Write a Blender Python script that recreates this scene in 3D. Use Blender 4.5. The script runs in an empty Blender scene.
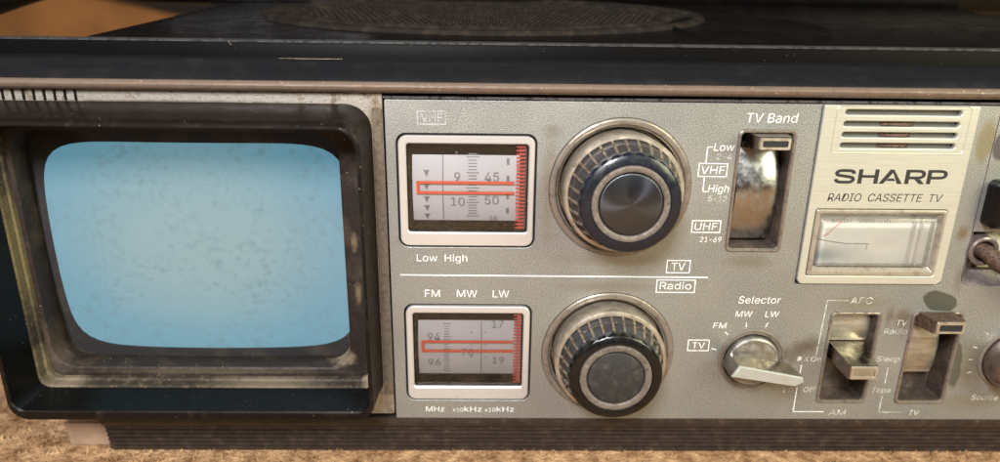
import bpy, bmesh, math, random
from mathutils import Vector, Matrix
random.seed(7)
S = 0.001                        # all sizes below are millimetres: X right, Y into the device, Z up; d = distance in front of the panel
sc = bpy.context.scene
COL = sc.collection
PI = math.pi

# ------------------------------------------------------------------ materials
def mat(name, base, rough=0.5, metal=0.0, grime=None, grime2=None, speck=None, bump=None, stretch=(1, 1, 1),
        vary=0.0, vscale=0.15, grain=0.0, coat=0.0, aniso=0.0, rvar=0.0, scratch=0.0, spec=0.5):
    m = bpy.data.materials.new(name); m.use_nodes = True
    nt = m.node_tree; N = nt.nodes; L = nt.links
    b = N['Principled BSDF']
    b.inputs['Metallic'].default_value = metal
    b.inputs['Roughness'].default_value = rough
    b.inputs['Specular IOR Level'].default_value = spec
    b.inputs['Coat Weight'].default_value = coat
    b.inputs['Coat Roughness'].default_value = 0.12
    tc = N.new('ShaderNodeTexCoord')
    mp = N.new('ShaderNodeMapping'); mp.inputs['Scale'].default_value = [1000 * s for s in stretch]
    L.new(tc.outputs['Object'], mp.inputs['Vector'])
    mu = N.new('ShaderNodeMapping'); mu.inputs['Scale'].default_value = (1000, 1000, 1000)
    L.new(tc.outputs['Object'], mu.inputs['Vector'])
    def noise(scale, detail=5, src=mp, rough_=0.55):
        n = N.new('ShaderNodeTexNoise'); n.inputs['Scale'].default_value = scale
        n.inputs['Detail'].default_value = detail; n.inputs['Roughness'].default_value = rough_
        L.new(src.outputs[0], n.inputs['Vector']); return n.outputs['Fac']
    def ramp(fac, lo, hi, out=1.0):
        r = N.new('ShaderNodeMapRange'); r.interpolation_type = 'SMOOTHSTEP'
        r.inputs['From Min'].default_value = lo; r.inputs['From Max'].default_value = hi
        r.inputs['To Max'].default_value = out
        L.new(fac, r.inputs['Value']); return r.outputs['Result']
    def mix(fac, a, c):
        x = N.new('ShaderNodeMix'); x.data_type = 'RGBA'
        L.new(fac, x.inputs['Factor'])
        for sock, v in ((x.inputs['A'], a), (x.inputs['B'], c)):
            if isinstance(v, tuple): sock.default_value = (*v, 1)
            else: L.new(v, sock)
        return x.outputs['Result']
    col = tuple(base)
    if vary:
        col = mix(ramp(noise(vscale, 6), .3, .7), tuple(c * (1 - vary) for c in base), tuple(min(1, c * (1 + vary)) for c in base))
    if grain:
        g = ramp(noise(3.2, 2, mu), .35, .65)
        dk = tuple(c * (1 - grain) for c in base)
        x = N.new('ShaderNodeMix'); x.data_type = 'RGBA'; x.blend_type = 'MULTIPLY'; x.inputs['Factor'].default_value = 1
        gg = mix(g, (1 - grain,) * 3, (1 + grain * .6,) * 3)
        if isinstance(col, tuple): x.inputs['A'].default_value = (*col, 1)
        else: L.new(col, x.inputs['A'])
        L.new(gg, x.inputs['B']); col = x.outputs['Result']
    rsock = None
    for gr in (grime, grime2):
        if gr:
            gc, gs, lo, hi, amt = gr[:5]
            f = ramp(noise(gs, 9, mu, .62), lo, hi, amt)
            col = mix(f, col, tuple(gc))
            mm = N.new('ShaderNodeMath'); mm.operation = 'MULTIPLY_ADD'
            mm.inputs[1].default_value = .35
            L.new(f, mm.inputs[0])
            if rsock is None: mm.inputs[2].default_value = rough
            else: L.new(rsock, mm.inputs[2])
            rsock = mm.outputs[0]
    if speck:
        scol, ss, th, amt = speck
        v = N.new('ShaderNodeTexVoronoi'); v.inputs['Scale'].default_value = ss; v.inputs['Randomness'].default_value = 1
        L.new(mu.outputs[0], v.inputs['Vector'])
        f1 = ramp(v.outputs['Distance'], th, th * .45, amt)
        f2 = ramp(noise(.11, 3, mu), .42, .62)
        mm = N.new('ShaderNodeMath'); mm.operation = 'MULTIPLY'; L.new(f1, mm.inputs[0]); L.new(f2, mm.inputs[1])
        col = mix(mm.outputs[0], col, tuple(scol))
    if scratch:
        w = N.new('ShaderNodeMapping'); w.inputs['Scale'].default_value = (140, 140, 1900)
        w.inputs['Rotation'].default_value = (0, .7, 0)
        L.new(tc.outputs['Object'], w.inputs['Vector'])
        col = mix(ramp(noise(1, 3, w), .69, .74, scratch), col, tuple(min(1, c * 1.8 + .12) for c in base))
    if isinstance(col, tuple): b.inputs['Base Color'].default_value = (*col, 1)
    else: L.new(col, b.inputs['Base Color'])
    if rvar:
        mm = N.new('ShaderNodeMath'); mm.operation = 'MULTIPLY_ADD'; mm.use_clamp = True
        mm.inputs[1].default_value = rvar
        L.new(ramp(noise(.35, 6), .35, .7), mm.inputs[0])
        if rsock is None: mm.inputs[2].default_value = rough
        else: L.new(rsock, mm.inputs[2])
        rsock = mm.outputs[0]
    if rsock is not None: L.new(rsock, b.inputs['Roughness'])
    if bump:
        bs, st = bump
        bn = N.new('ShaderNodeBump'); bn.inputs['Strength'].default_value = st; bn.inputs['Distance'].default_value = .0003
        L.new(noise(bs, 4, mp), bn.inputs['Height']); L.new(bn.outputs[0], b.inputs['Normal'])
    if aniso:
        b.inputs['Anisotropic'].default_value = aniso
        t = N.new('ShaderNodeTangent'); t.direction_type = 'RADIAL'; t.axis = 'Y'
        L.new(t.outputs[0], b.inputs['Tangent'])
    m['b'] = 1
    return m

def glass(name, tint=(1, 1, 1), rough=.03, alpha=.12, dust=(.55, .5, .42)):
    m = bpy.data.materials.new(name); m.use_nodes = True
    nt = m.node_tree; N = nt.nodes; L = nt.links
    for n in list(N):
        if n.type != 'OUTPUT_MATERIAL': N.remove(n)
    out = N['Material Output']
    tr = N.new('ShaderNodeBsdfTransparent'); tr.inputs[0].default_value = (*tint, 1)
    gl = N.new('ShaderNodeBsdfGlossy'); gl.inputs['Roughness'].default_value = rough
    df = N.new('ShaderNodeBsdfDiffuse'); df.inputs[0].default_value = (*dust, 1)
    fr = N.new('ShaderNodeFresnel'); fr.inputs[0].default_value = 1.5
    m1 = N.new('ShaderNodeMixShader'); m2 = N.new('ShaderNodeMixShader')
    L.new(fr.outputs[0], m1.inputs[0]); L.new(tr.outputs[0], m1.inputs[1]); L.new(gl.outputs[0], m1.inputs[2])
    tc = N.new('ShaderNodeTexCoord'); no = N.new('ShaderNodeTexNoise'); no.inputs['Scale'].default_value = 130; no.inputs['Detail'].default_value = 8
    L.new(tc.outputs['Object'], no.inputs['Vector'])
    r = N.new('ShaderNodeMapRange'); r.inputs['From Min'].default_value = .3; r.inputs['From Max'].default_value = .8; r.inputs['To Min'].default_value = alpha * .5; r.inputs['To Max'].default_value = alpha
    L.new(no.outputs['Fac'], r.inputs['Value'])
    L.new(r.outputs[0], m2.inputs[0]); L.new(m1.outputs[0], m2.inputs[1]); L.new(df.outputs[0], m2.inputs[2])
    L.new(m2.outputs[0], out.inputs[0])
    return m

def printed(name, color, wear, scale=.9, rough=.5, lo=0.0, hi=1.0):
    """ink whose worn spots are gone (see-through)"""
    m = mat(name, color, rough)
    nt = m.node_tree; N = nt.nodes; L = nt.links; b = N['Principled BSDF']
    tc = N.new('ShaderNodeTexCoord'); no = N.new('ShaderNodeTexNoise')
    no.inputs['Scale'].default_value = scale * 1000; no.inputs['Detail'].default_value = 6
    L.new(tc.outputs['Object'], no.inputs['Vector'])
    r = N.new('ShaderNodeMapRange'); r.inputs['From Min'].default_value = wear - .1; r.inputs['From Max'].default_value = wear + .1; r.inputs['To Min'].default_value = lo; r.inputs['To Max'].default_value = hi
    L.new(no.outputs['Fac'], r.inputs['Value']); L.new(r.outputs[0], b.inputs['Alpha'])
    return m

BR = (.16, .105, .06)
M = {}
M['panel'] = mat('silver_panel_paint', (.352, .360, .347), .41, .68, grime=((.23, .205, .15), .03, .46, .82, .6), grime2=((.12, .09, .06), .3, .58, .86, .5), bump=(2.2, .35), vary=.08, vscale=.03, grain=.42, speck=((.07, .05, .04), .25, .06, .7), scratch=.3)
M['plate'] = mat('brushed_champagne_metal', (.575, .58, .505), .36, .58, grime=((.40, .37, .27), .05, .48, .85, .5), grime2=((.25, .2, .13), .3, .62, .86, .4), stretch=(.05, 1, 2.5), vary=.08, vscale=1.2, bump=(1.5, .15))
M['bright'] = mat('bright_silver_frame', (.62, .61, .605), .33, .6, grime=((.35, .31, .25), .4, .62, .75, .5), bump=(1, .05))
M['strip'] = mat('worn_silver_strip', (.38, .345, .31), .42, .5, grime=((.15, .11, .075), .22, .50, .66, .85), grime2=((.08, .055, .04), 1.1, .56, .68, .8), bump=(1.2, .5), grain=.1)
M['corroded'] = mat('corroded_edge_metal', (.14, .11, .085), .55, .4, grime=((.075, .055, .04), .5, .42, .70, .8), grime2=((.36, .30, .23), 1.2, .55, .75, .5), bump=(1.1, .8), stretch=(1, 1, .5))
M['trim'] = mat('grimy_bronze_trim', (.15, .105, .08), .4, .2, grime=((.07, .05, .035), .5, .45, .75, .6), speck=((.55, .45, .33), .5, .14, .8), bump=(1.5, .3), stretch=(.25, 1, 1))
M['seam'] = mat('dull_lilac_metal', (.13, .12, .135), .5, .4, grime=((.03, .025, .025), .4, .5, .62, .9))
M['black'] = mat('black_gloss_plastic', (.004, .0035, .0035), .2, 0, spec=.2, speck=((.30, .25, .2), .5, .06, .5), rvar=.1, grime=((.013, .009, .007), .12, .4, .85, .5), bump=(.8, .04), stretch=(.2, 1, 1))
M['bevel'] = mat('black_gloss_edge', (.009, .009, .0105), .28, 0, speck=((.4, .36, .3), .5, .05, .5), rvar=.15, spec=.3, stretch=(.1, 1, 1), bump=(.6, .08), grime=((.016, .013, .011), .12, .45, .8, .5))
M['hood'] = mat('dark_bronze_plastic', (.008, .0055, .0045), .3, 0, spec=.12, grime=((.035, .024, .016), .22, .50, .80, .6), speck=((.4, .33, .25), .5, .10, .8), rvar=.12, bump=(.5, .08), stretch=(.3, 1, 1))
M['hoodin'] = mat('glossy_dark_inner_wall', (.004, .0042, .004), .25, 0, spec=.10, speck=((.42, .38, .3), .7, .09, .8), rvar=.15)
M['ledge'] = mat('dusty_inner_ledge', (.030, .022, .016), .6, 0, spec=.2, grime=((.15, .115, .07), .35, .46, .80, .8), grime2=((.32, .27, .19), 1.4, .60, .8, .7), speck=((.6, .5, .38), .9, .14, .8), bump=(1.2, .8), stretch=(.3, 1, 1))
M['mask'] = mat('smoky_screen_surround', (.018, .013, .011), .4, 0, spec=.22, grime=((.075, .055, .036), .12, .46, .80, .7), grime2=((.15, .11, .07), .5, .62, .8, .6), speck=((.5, .43, .33), .5, .09, .9), rvar=.2)
M['tube'] = mat('smoky_grey_tube_glass', (.030, .029, .030), .22, 0, grime=((.10, .075, .05), .09, .45, .80, .55), speck=((.4, .36, .3), .6, .08, .8), spec=.35)
M['dark'] = mat('matt_black_void', (.008, .008, .009), .6)
M['navy'] = mat('black_gloss_ring', (.007, .009, .015), .2, 0, rvar=.15, spec=.5, speck=((.35, .3, .25), .6, .06, .5), grime=((.03, .022, .016), .3, .55, .85, .5))
M['barrel'] = mat('grey_grip_blocks', (.075, .075, .08), .28, .6, grime=((.05, .033, .02), .4, .42, .70, .85), rvar=.2)
M['gloss'] = mat('gloss_black_ring', (.004, .004, .0045), .16, 0, rvar=.15, spec=.45, speck=((.35, .3, .25), .6, .06, .5), grime=((.02, .015, .01), .3, .55, .85, .5))
M['barrel_dark'] = mat('dark_brown_groove', (.03, .022, .016), .5, .2, grime=((.22, .17, .12), .5, .5, .7, .7))
M['flange'] = mat('worn_cream_plated_flange', (.50, .45, .38), .28, .8, grime=((.10, .07, .045), .3, .44, .70, .85), rvar=.2)
M['flange'] = mat('worn_cream_plated_flange', (.50, .44, .36), .3, .75, grime=((.13, .09, .055), .28, .46, .72, .8), rvar=.2)
M['rib'] = mat('worn_grip_rib', (.27, .22, .16), .4, .5, grime=((.06, .04, .025), .5, .42, .70, .9))
M['chrome'] = mat('smudged_chrome', (.48, .45, .41), .2, 1, grime=((.25, .18, .12), .15, .42, .8, .6), rvar=.25, bump=(.35, .12))
M['chrome_clean'] = mat('bright_chrome', (.85, .84, .82), .1, 1, rvar=.15, grime=((.3, .24, .18), .5, .6, .75, .5))
M['warmchrome'] = mat('warm_worn_chrome', (.40, .34, .285), .25, 1, grime=((.13, .09, .065), .13, .38, .75, .75), rvar=.3, bump=(.3, .15))
M['collar'] = mat('smoky_brown_collar', (.20, .17, .14), .28, .4, grime=((.09, .065, .045), .3, .5, .65, .7), rvar=.2, coat=.3)
M['ring'] = mat('dirty_silver_ring', (.15, .125, .105), .5, .25, grime=((.06, .045, .035), .5, .40, .72, .8), grime2=((.30, .26, .23), .9, .52, .75, .6), bump=(1.6, .4))
M['cap'] = mat('spun_dark_metal', (.085, .09, .105), .24, .9, aniso=.92, speck=((.3, .28, .26), .7, .05, .5))
M['cap_dusty'] = mat('dusty_black_cap', (.020, .020, .021), .45, 0, grime=((.07, .062, .052), .3, .45, .80, .7), grime2=((.20, .18, .15), 1.0, .64, .78, .4), bump=(1.5, .3), scratch=.5)
M['pit'] = mat('grimy_brown_slot', (.075, .055, .043), .4, .25, grime=((.03, .02, .015), .22, .40, .66, .85), grime2=((.28, .23, .17), .8, .58, .76, .6), bump=(.9, .5), vary=.3, vscale=.2)
M['pitrim'] = mat('grey_brown_slot_rim', (.20, .165, .135), .35, .4, grime=((.09, .065, .05), .6, .5, .62, .7))
M['rust'] = mat('brown_rust', (.07, .038, .025), .6, .2, grime=((.15, .085, .05), .6, .48, .62, .8), grime2=((.03, .018, .012), .9, .5, .62, .8), bump=(1.2, 1.0))
M['scale'] = mat('off_white_scale', (.43, .42, .425), .55, 0, vary=.03, vscale=.1)
M['scale_ink'] = printed('grey_scale_ink', (.15, .15, .165), .3, .5, lo=.6, hi=.9)
M['orange'] = mat('orange_red_pointer', (.60, .085, .04), .4, 0)
M['redink'] = mat('red_tick_ink', (.55, .06, .05), .5)
M['white'] = printed('white_print', (.80, .79, .77), .38, .6, lo=.72, hi=1)
M['faint'] = printed('worn_white_print', (.80, .79, .74), .5, .35, lo=.22, hi=.75)
M['ghost'] = printed('nearly_gone_print', (.8, .8, .8), .5, .3, lo=.1, hi=.45)
M['blackink'] = mat('black_print', (.02, .02, .02), .45)
M['greyink'] = printed('brown_grey_print', (.07, .06, .045), .36, .5, lo=.6)
M['meterface'] = mat('cream_meter_face', (.74, .73, .66), .5, 0, grime=((.6, .56, .45), .1, .45, .8, .5))
M['slate'] = mat('slate_meter_zone', (.42, .46, .47), .5, 0, vary=.15, vscale=.3)
M['darkchrome'] = mat('dark_reflection_chrome', (.27, .235, .20), .13, 1, grime=((.08, .055, .04), .2, .45, .8, .8), rvar=.2, bump=(.35, .1))  # chrome with grime, its colour darkened to stand for dark reflections
M['plate_in'] = mat('worn_bright_slide_plate', (.52, .51, .46), .26, .9, grime=((.14, .11, .08), .16, .46, .82, .75), grime2=((.07, .05, .035), .6, .55, .75, .6), rvar=.2, vary=.15, vscale=.9, stretch=(.12, 1, 1))
M['saddle'] = mat('curved_polished_metal', (.42, .42, .43), .2, 1, grime=((.12, .10, .085), .12, .45, .85, .6), rvar=.2, scratch=.5, bump=(.5, .1))
M['satin'] = mat('satin_lever_front', (.52, .46, .38), .35, .8, rvar=.2)
M['pinkink'] = mat('pink_red_ink', (.65, .22, .17), .5)
M['grille'] = mat('grey_grille_bar', (.115, .115, .105), .5, .2, speck=((.3, .28, .2), .6, .12, .6), grain=.15)
M['stain_grey'] = printed('dull_grey_glue_stain', (.13, .13, .10), .33, .35, .7)
M['stain_brown'] = printed('yellow_brown_stain', (.20, .15, .07), .50, .22, .6)
M['stain_dark'] = printed('dark_smoke_stain', (.10, .085, .06), .50, .30, .6)
M['residue'] = mat('flaky_cream_residue', (.42, .40, .30), .7, 0, grime=((.14, .11, .08), .5, .48, .6, .8), bump=(1, .7))
M['base'] = mat('ribbed_brown_black_plastic', (.03, .021, .018), .38, 0, spec=.3, grime=((.10, .07, .05), .25, .42, .85, .7), speck=((.42, .36, .28), .6, .10, .8), stretch=(.15, 1, 1))
M['foot'] = mat('tan_rubber_foot', (.34, .23, .155), .5, 0, vary=.12)
M['ridge'] = mat('matt_black_ridge', (.003, .0027, .0027), .4, 0, spec=.03, speck=((.3, .25, .2), .5, .07, .5))
M['grillemesh'] = mat('dark_speaker_mesh', (.012, .009, .0075), .75, 0, spec=.1, grime=((.05, .037, .028), .2, .4, .8, .6))
M['tan'] = mat('dull_brown_highlight', (.10, .055, .035), .6, 0)

def clear_mat():
    m = glass('clear_window_plastic', (1, 1, 1), .06, .01); return m
M['clear'] = clear_mat()
M['meterclear'] = glass('hazy_meter_plastic', (1, 1, .98), .12, .16, (.85, .85, .8))

def screen_mat():
    m = bpy.data.materials.new('lit_blue_phosphor'); m.use_nodes = True
    nt = m.node_tree; N = nt.nodes; L = nt.links; b = N['Principled BSDF']
    b.inputs['Roughness'].default_value = .25
    tc = N.new('ShaderNodeTexCoord')
    mp = N.new('ShaderNodeMapping'); mp.inputs['Scale'].default_value = (850, 700, 1000); L.new(tc.outputs['Object'], mp.inputs['Vector'])
    def ns(sc_, d, lo, hi):
        n = N.new('ShaderNodeTexNoise'); n.inputs['Scale'].default_value = sc_; n.inputs['Detail'].default_value = d
        L.new(mp.outputs[0], n.inputs['Vector'])
        r = N.new('ShaderNodeMapRange'); r.interpolation_type = 'SMOOTHSTEP'
        r.inputs['From Min'].default_value = lo; r.inputs['From Max'].default_value = hi; L.new(n.outputs['Fac'], r.inputs['Value'])
        return r.outputs[0]
    # emission colour: middle greyed to paint in reflected light washing it out, bluer edge
    sx = N.new('ShaderNodeMapping'); sx.inputs['Location'].default_value = (102 / 52, 0, 8 / 38)
    sx.inputs['Scale'].default_value = (1000 / 52, 0, 1000 / 38); L.new(tc.outputs['Object'], sx.inputs['Vector'])
    ln = N.new('ShaderNodeVectorMath'); ln.operation = 'LENGTH'; L.new(sx.outputs[0], ln.inputs[0])
    rr = N.new('ShaderNodeMapRange'); rr.interpolation_type = 'SMOOTHSTEP'; rr.inputs['From Min'].default_value = .25; rr.inputs['From Max'].default_value = 1.15
    L.new(ln.outputs['Value'], rr.inputs['Value'])
    def mix(f, a, c, amt=None):
        x = N.new('ShaderNodeMix'); x.data_type = 'RGBA'; L.new(f, x.inputs['Factor'])
        for s, v in ((x.inputs['A'], a), (x.inputs['B'], c)):
            if isinstance(v, tuple): s.default_value = (*v, 1)
            else: L.new(v, s)
        return x.outputs['Result']
    c = mix(rr.outputs[0], (.315, .50, .525), (.16, .44, .59))
    c2 = mix(ns(.42, 9, .44, .82), c, (.16, .31, .35))
    c3 = mix(ns(.06, 4, .4, .7), c2, c)
    L.new(c3, b.inputs['Emission Color']); b.inputs['Emission Strength'].default_value = .56
    b.inputs['Base Color'].default_value = (.07, .09, .10, 1)
    return m
M['phosphor'] = screen_mat()

# ------------------------------------------------------------------ mesh helpers
ROOT = bpy.data.objects.new('radio_cassette_tv', None)
ROOT.location = (0, 60 * S, -88 * S); COL.objects.link(ROOT)
ROOT['label'] = 'worn silver and black portable radio cassette TV, blue screen lit, standing on tan carpet'
ROOT['category'] = 'portable TV'
INV = Matrix.Translation(-ROOT.location)

def link(name, me, m, parent=ROOT, smooth=False, label=None):
    me.name = name
    o = bpy.data.objects.new(name, me); COL.objects.link(o)
    if parent is not None:
        o.parent = parent
        if parent is ROOT: o.matrix_parent_inverse = INV
    for mm in (m if isinstance(m, (list, tuple)) else [m]):
        if mm is not None: me.materials.append(mm)
    if smooth:
        try: me.shade_auto_smooth if False else None
        except Exception: pass
        for p in me.polygons: p.use_smooth = True
        me.set_sharp_from_angle(angle=math.radians(35))
    if label: o['label'] = label
    return o

class B:
    """collects geometry in mm"""
    def __init__(s): s.bm = bmesh.new()
    def v(s, x, d, z): return s.bm.verts.new((x * S, -d * S, z * S))
    def box(s, x0, x1, d0, d1, z0, z1, bevel=0, rot=0, mi=0):
        vs = [s.v(x, d, z) for x in (x0, x1) for d in (d0, d1) for z in (z0, z1)]
        idx = ((0, 1, 3, 2), (4, 6, 7, 5), (0, 4, 5, 1), (2, 3, 7, 6), (0, 2, 6, 4), (1, 5, 7, 3))
        fs = [s.bm.faces.new([vs[i] for i in f]) for f in idx]
        if rot:
            c = Vector(((x0 + x1) / 2 * S, 0, (z0 + z1) / 2 * S))
            bmesh.ops.rotate(s.bm, verts=vs, cent=c, matrix=Matrix.Rotation(rot, 3, 'Y'))
        for f in fs: f.material_index = mi
        if bevel:
            es = list({e for f in fs for e in f.edges})
            bmesh.ops.bevel(s.bm, geom=es, offset=bevel * S, segments=2, affect='EDGES', material=-1)
        return s
    def loft(s, rings, cap0=False, cap1=True, mi=None, close=True):
        prev = None
        for k, r in enumerate(rings):
            vs = [s.v(*p) for p in r]
            if prev:
                n = len(vs)
                for i in range(n if close else n - 1):
                    f = s.bm.faces.new((prev[i], prev[(i + 1) % n], vs[(i + 1) % n], vs[i]))
                    if mi: f.material_index = mi[k - 1]
            elif cap0:
                s.bm.faces.new(vs[::-1])
            prev = vs
        if cap1:
            f = s.bm.faces.new(prev)
            if mi: f.material_index = mi[-1]
        return s
    def lathe(s, cx, cz, prof, seg=96, mi=None, cap=True):
        rings = [[(cx + r * math.cos(2 * PI * i / seg), d, cz + r * math.sin(2 * PI * i / seg)) for i in range(seg)] for r, d in prof]
        return s.loft(rings, cap1=cap, mi=mi)
    def sweepx(s, x0, x1, prof, close=True, n=1):
        """profile of (d, z) along X"""
        rings = [[(x0 + (x1 - x0) * k / n, d, z) for d, z in prof] for k in range(n + 1)]
        return s.loft(rings, cap0=close, cap1=close, close=close)
    def build(s, name, m, parent=ROOT, smooth=False, label=None):
        bmesh.ops.recalc_face_normals(s.bm, faces=s.bm.faces)
        me = bpy.data.meshes.new(name); s.bm.to_mesh(me); s.bm.free()
        return link(name, me, m, parent, smooth, label)

def rr(x0, x1, z0, z1, r, d, seg=8):
    """rounded rectangle ring; r may be a single radius or (bl, br, tr, tl)"""
    if not isinstance(r, (tuple, list)): r = (r,) * 4
    pts = []
    for (cx, cz, a, q) in ((x0, z0, PI, r[0]), (x1, z0, 1.5 * PI, r[1]), (x1, z1, 0, r[2]), (x0, z1, .5 * PI, r[3])):
        sx = 1 if cx == x0 else -1; sz = 1 if cz == z0 else -1
        for k in range(seg + 1):
            t = a + k / seg * PI / 2
            pts.append((cx + sx * q + q * math.cos(t), d, cz + sz * q + q * math.sin(t)))
    return pts
def circ(cx, cz, r, seg=96): return [(cx + r * math.cos(2 * PI * i / seg), 0, cz + r * math.sin(2 * PI * i / seg)) for i in range(seg)]

def to_mesh(cu):
    o = bpy.data.objects.new('tmp', cu); COL.objects.link(o)
    dg = bpy.context.evaluated_depsgraph_get()
    me = bpy.data.meshes.new_from_object(o.evaluated_get(dg))
    bpy.data.objects.remove(o); bpy.data.curves.remove(cu)
    return me

def sheet(name, outer, holes, d, thick, m, parent=ROOT, bevel=.12, label=None):
    """flat plate facing the viewer with openings cut through it"""
    cu = bpy.data.curves.new('c', 'CURVE'); cu.dimensions = '2D'; cu.fill_mode = 'BOTH'
    for ring in [outer] + holes:
        sp = cu.splines.new('POLY'); sp.points.add(len(ring) - 1); sp.use_cyclic_u = True
        for i, p in enumerate(ring): sp.points[i].co = (p[0], p[2], 0, 1)
    cu.extrude = max(thick / 2 - bevel, .001); cu.bevel_depth = bevel; cu.bevel_resolution = 1; cu.offset = -bevel
    me = to_mesh(cu)
    for v in me.vertices:
        x, y, z = v.co; v.co = (x * S, -(z + d - thick / 2) * S, y * S)
    return link(name, me, m, parent, label=label)

FONT = None
try:
    import os
    FONT = bpy.data.fonts.load(os.path.join(bpy.utils.system_resource('DATAFILES'), 'fonts', 'Inter.woff2'))
except Exception:
    FONT = None
def glyphs(s, bold=0.0, spacing=1.0):
    cu = bpy.data.curves.new('t', 'FONT'); cu.body = s; cu.size = 10
    if FONT: cu.font = FONT
    cu.offset = bold; cu.space_character = spacing
    cu.extrude = 0; cu.resolution_u = 3
    return to_mesh(cu)
CAPH = None
THIN = 0.0
def text_into(bm, s, x, z, h, d, width=None, align='c', bold=0.0, shear=0.0, spacing=1.0, xs=1.0, rot=0, thick=.03):
    """text of cap height h mm, baseline z; x is the left edge or centre"""
    global CAPH
    if CAPH is None:
        m0 = glyphs('H'); CAPH = max(v.co.y for v in m0.vertices) - min(v.co.y for v in m0.vertices)
    me = glyphs(s, bold + THIN, spacing)
    k = h / CAPH
    lo = min(v.co.x for v in me.vertices); hi = max(v.co.x for v in me.vertices)
    w = (hi - lo) * k * xs
    kx = k * xs * (width / w if width else 1)
    W = (hi - lo) * kx
    x0 = x if align == 'l' else x - W / 2
    vs = []
    for v in me.vertices:
        px = x0 + (v.co.x - lo) * kx; pz = v.co.y * k
        px += pz * shear
        vs.append(bm.verts.new((px * S, -(d(z + pz) if callable(d) else d) * S, (z + pz) * S)))
    for p in me.polygons:
        try: bm.faces.new([vs[i] for i in p.vertices])
        except ValueError: pass
    if rot: bmesh.ops.rotate(bm, verts=vs, cent=Vector((x * S, 0, z * S)), matrix=Matrix.Rotation(rot, 3, 'Y'))
    bpy.data.meshes.remove(me)

class Ink:
    def __init__(s, d=.06): s.bm = bmesh.new(); s.d = d
    def text(s, *a, **k): text_into(s.bm, a[0], a[1], a[2], a[3], s.d, **k); return s
    def quad(s, pts):
        s.bm.faces.new([s.bm.verts.new((x * S, -s.d * S, z * S)) for x, z in pts]); return s
    def line(s, x0, z0, x1, z1, w=.35):
        v = Vector((x1 - x0, z1 - z0)); n = Vector((-v.y, v.x)).normalized() * w / 2
        return s.quad([(x0 + n.x, z0 + n.y), (x1 + n.x, z1 + n.y), (x1 - n.x, z1 - n.y), (x0 - n.x, z0 - n.y)])
    def frame(s, x0, x1, z0, z1, w=.35):
        h = w / 2
        s.quad([(x0 - h, z1 - h), (x1 + h, z1 - h), (x1 + h, z1 + h), (x0 - h, z1 + h)])
        s.quad([(x0 - h, z0 - h), (x1 + h, z0 - h), (x1 + h, z0 + h), (x0 - h, z0 + h)])
        s.quad([(x0 - h, z0 + h), (x0 + h, z0 + h), (x0 + h, z1 - h), (x0 - h, z1 - h)])
        s.quad([(x1 - h, z0 + h), (x1 + h, z0 + h), (x1 + h, z1 - h), (x1 - h, z1 - h)])
        return s
    def build(s, name, m, parent, label=None):
        for f in s.bm.faces:
            f.normal_update()
            if f.normal.y > 0: f.normal_flip()
        me = bpy.data.meshes.new(name); s.bm.to_mesh(me); s.bm.free()
        return link(name, me, m, parent, label=label)

# ------------------------------------------------------------------ setting
def carpet():
    m = bpy.data.materials.new('tan_carpet'); m.use_nodes = True
    nt = m.node_tree; N = nt.nodes; L = nt.links; b = N['Principled BSDF']; b.inputs['Roughness'].default_value = .95
    b.inputs['Specular IOR Level'].default_value = .1
    tc = N.new('ShaderNodeTexCoord')
    def ns(s_, d): 
        n = N.new('ShaderNodeTexNoise'); n.inputs['Scale'].default_value = s_; n.inputs['Detail'].default_value = d; n.inputs['Roughness'].default_value = .65
        L.new(tc.outputs['Object'], n.inputs['Vector']); return n.outputs['Fac']
    r = N.new('ShaderNodeValToRGB'); L.new(ns(150, 8), r.inputs[0])
    e = r.color_ramp.elements; e[0].position = .33; e[0].color = (.20, .095, .04, 1); e[1].position = .66; e[1].color = (.64, .40, .22, 1)
    L.new(r.outputs[0], b.inputs['Base Color'])
    bn = N.new('ShaderNodeBump'); bn.inputs['Strength'].default_value = .9; bn.inputs['Distance'].default_value = .003
    L.new(ns(420, 6), bn.inputs['Height']); L.new(bn.outputs[0], b.inputs['Normal'])
    bm = bmesh.new()
    bmesh.ops.create_grid(bm, x_segments=4, y_segments=4, size=2.5)
    for v in bm.verts: v.co.z = -88 * S
    me = bpy.data.meshes.new('carpet'); bm.to_mesh(me); bm.free()
    o = link('carpet', me, m, None); o['kind'] = 'structure'
    # short tufts of pile where the camera looks close
    rnd = random.Random(3)
    bm = bmesh.new()
    for i in range(26000):
        x = rnd.uniform(-260, 230); y = rnd.uniform(-60, 150)
        if x > -120 and y > 12: continue
        h = rnd.uniform(.8, 2.2); a = rnd.uniform(0, 2 * PI); w = rnd.uniform(.2, .45); ln = rnd.uniform(.3, 2.0); b_ = rnd.uniform(0, 2 * PI)
        p = Vector((x, y, -88.2))
        q = Vector((math.cos(b_) * ln, math.sin(b_) * ln, h)); s_ = Vector((math.cos(a) * w, math.sin(a) * w, 0))
        v = [bm.verts.new((p + c) * S) for c in (-s_, s_, q * .55 + s_ * .8, q, q * .55 - s_ * .8)]
        bm.faces.new(v)
    me = bpy.data.meshes.new('carpet_pile'); bm.to_mesh(me); bm.free()
    o = link('carpet_pile', me, m, None); o['kind'] = 'stuff'
    o['label'] = 'short tan carpet pile around the foot of the set'; o['category'] = 'carpet pile'
carpet()
wm = mat('orange_brown_wall', (.40, .17, .05), .8, 0, vary=.2, vscale=.012)
w_ = B().box(-1800, 200, -915, -910, -88, 1200).build('wall', wm, None); w_['kind'] = 'structure'
b_ = B()
cut = [(2200, -88), (-430, -88), (-450, 40), (-640, 80), (-2200, 420), (-2200, 1200), (2200, 1200)]
b_.loft([[(x, -905, z) for x, z in cut], [(x, -900, z) for x, z in cut]], cap0=True, cap1=True)
w_ = b_.build('dark_backdrop', mat('dark_brown_backdrop', (.014, .009, .006), .8, 0), None); w_['kind'] = 'structure'

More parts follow.
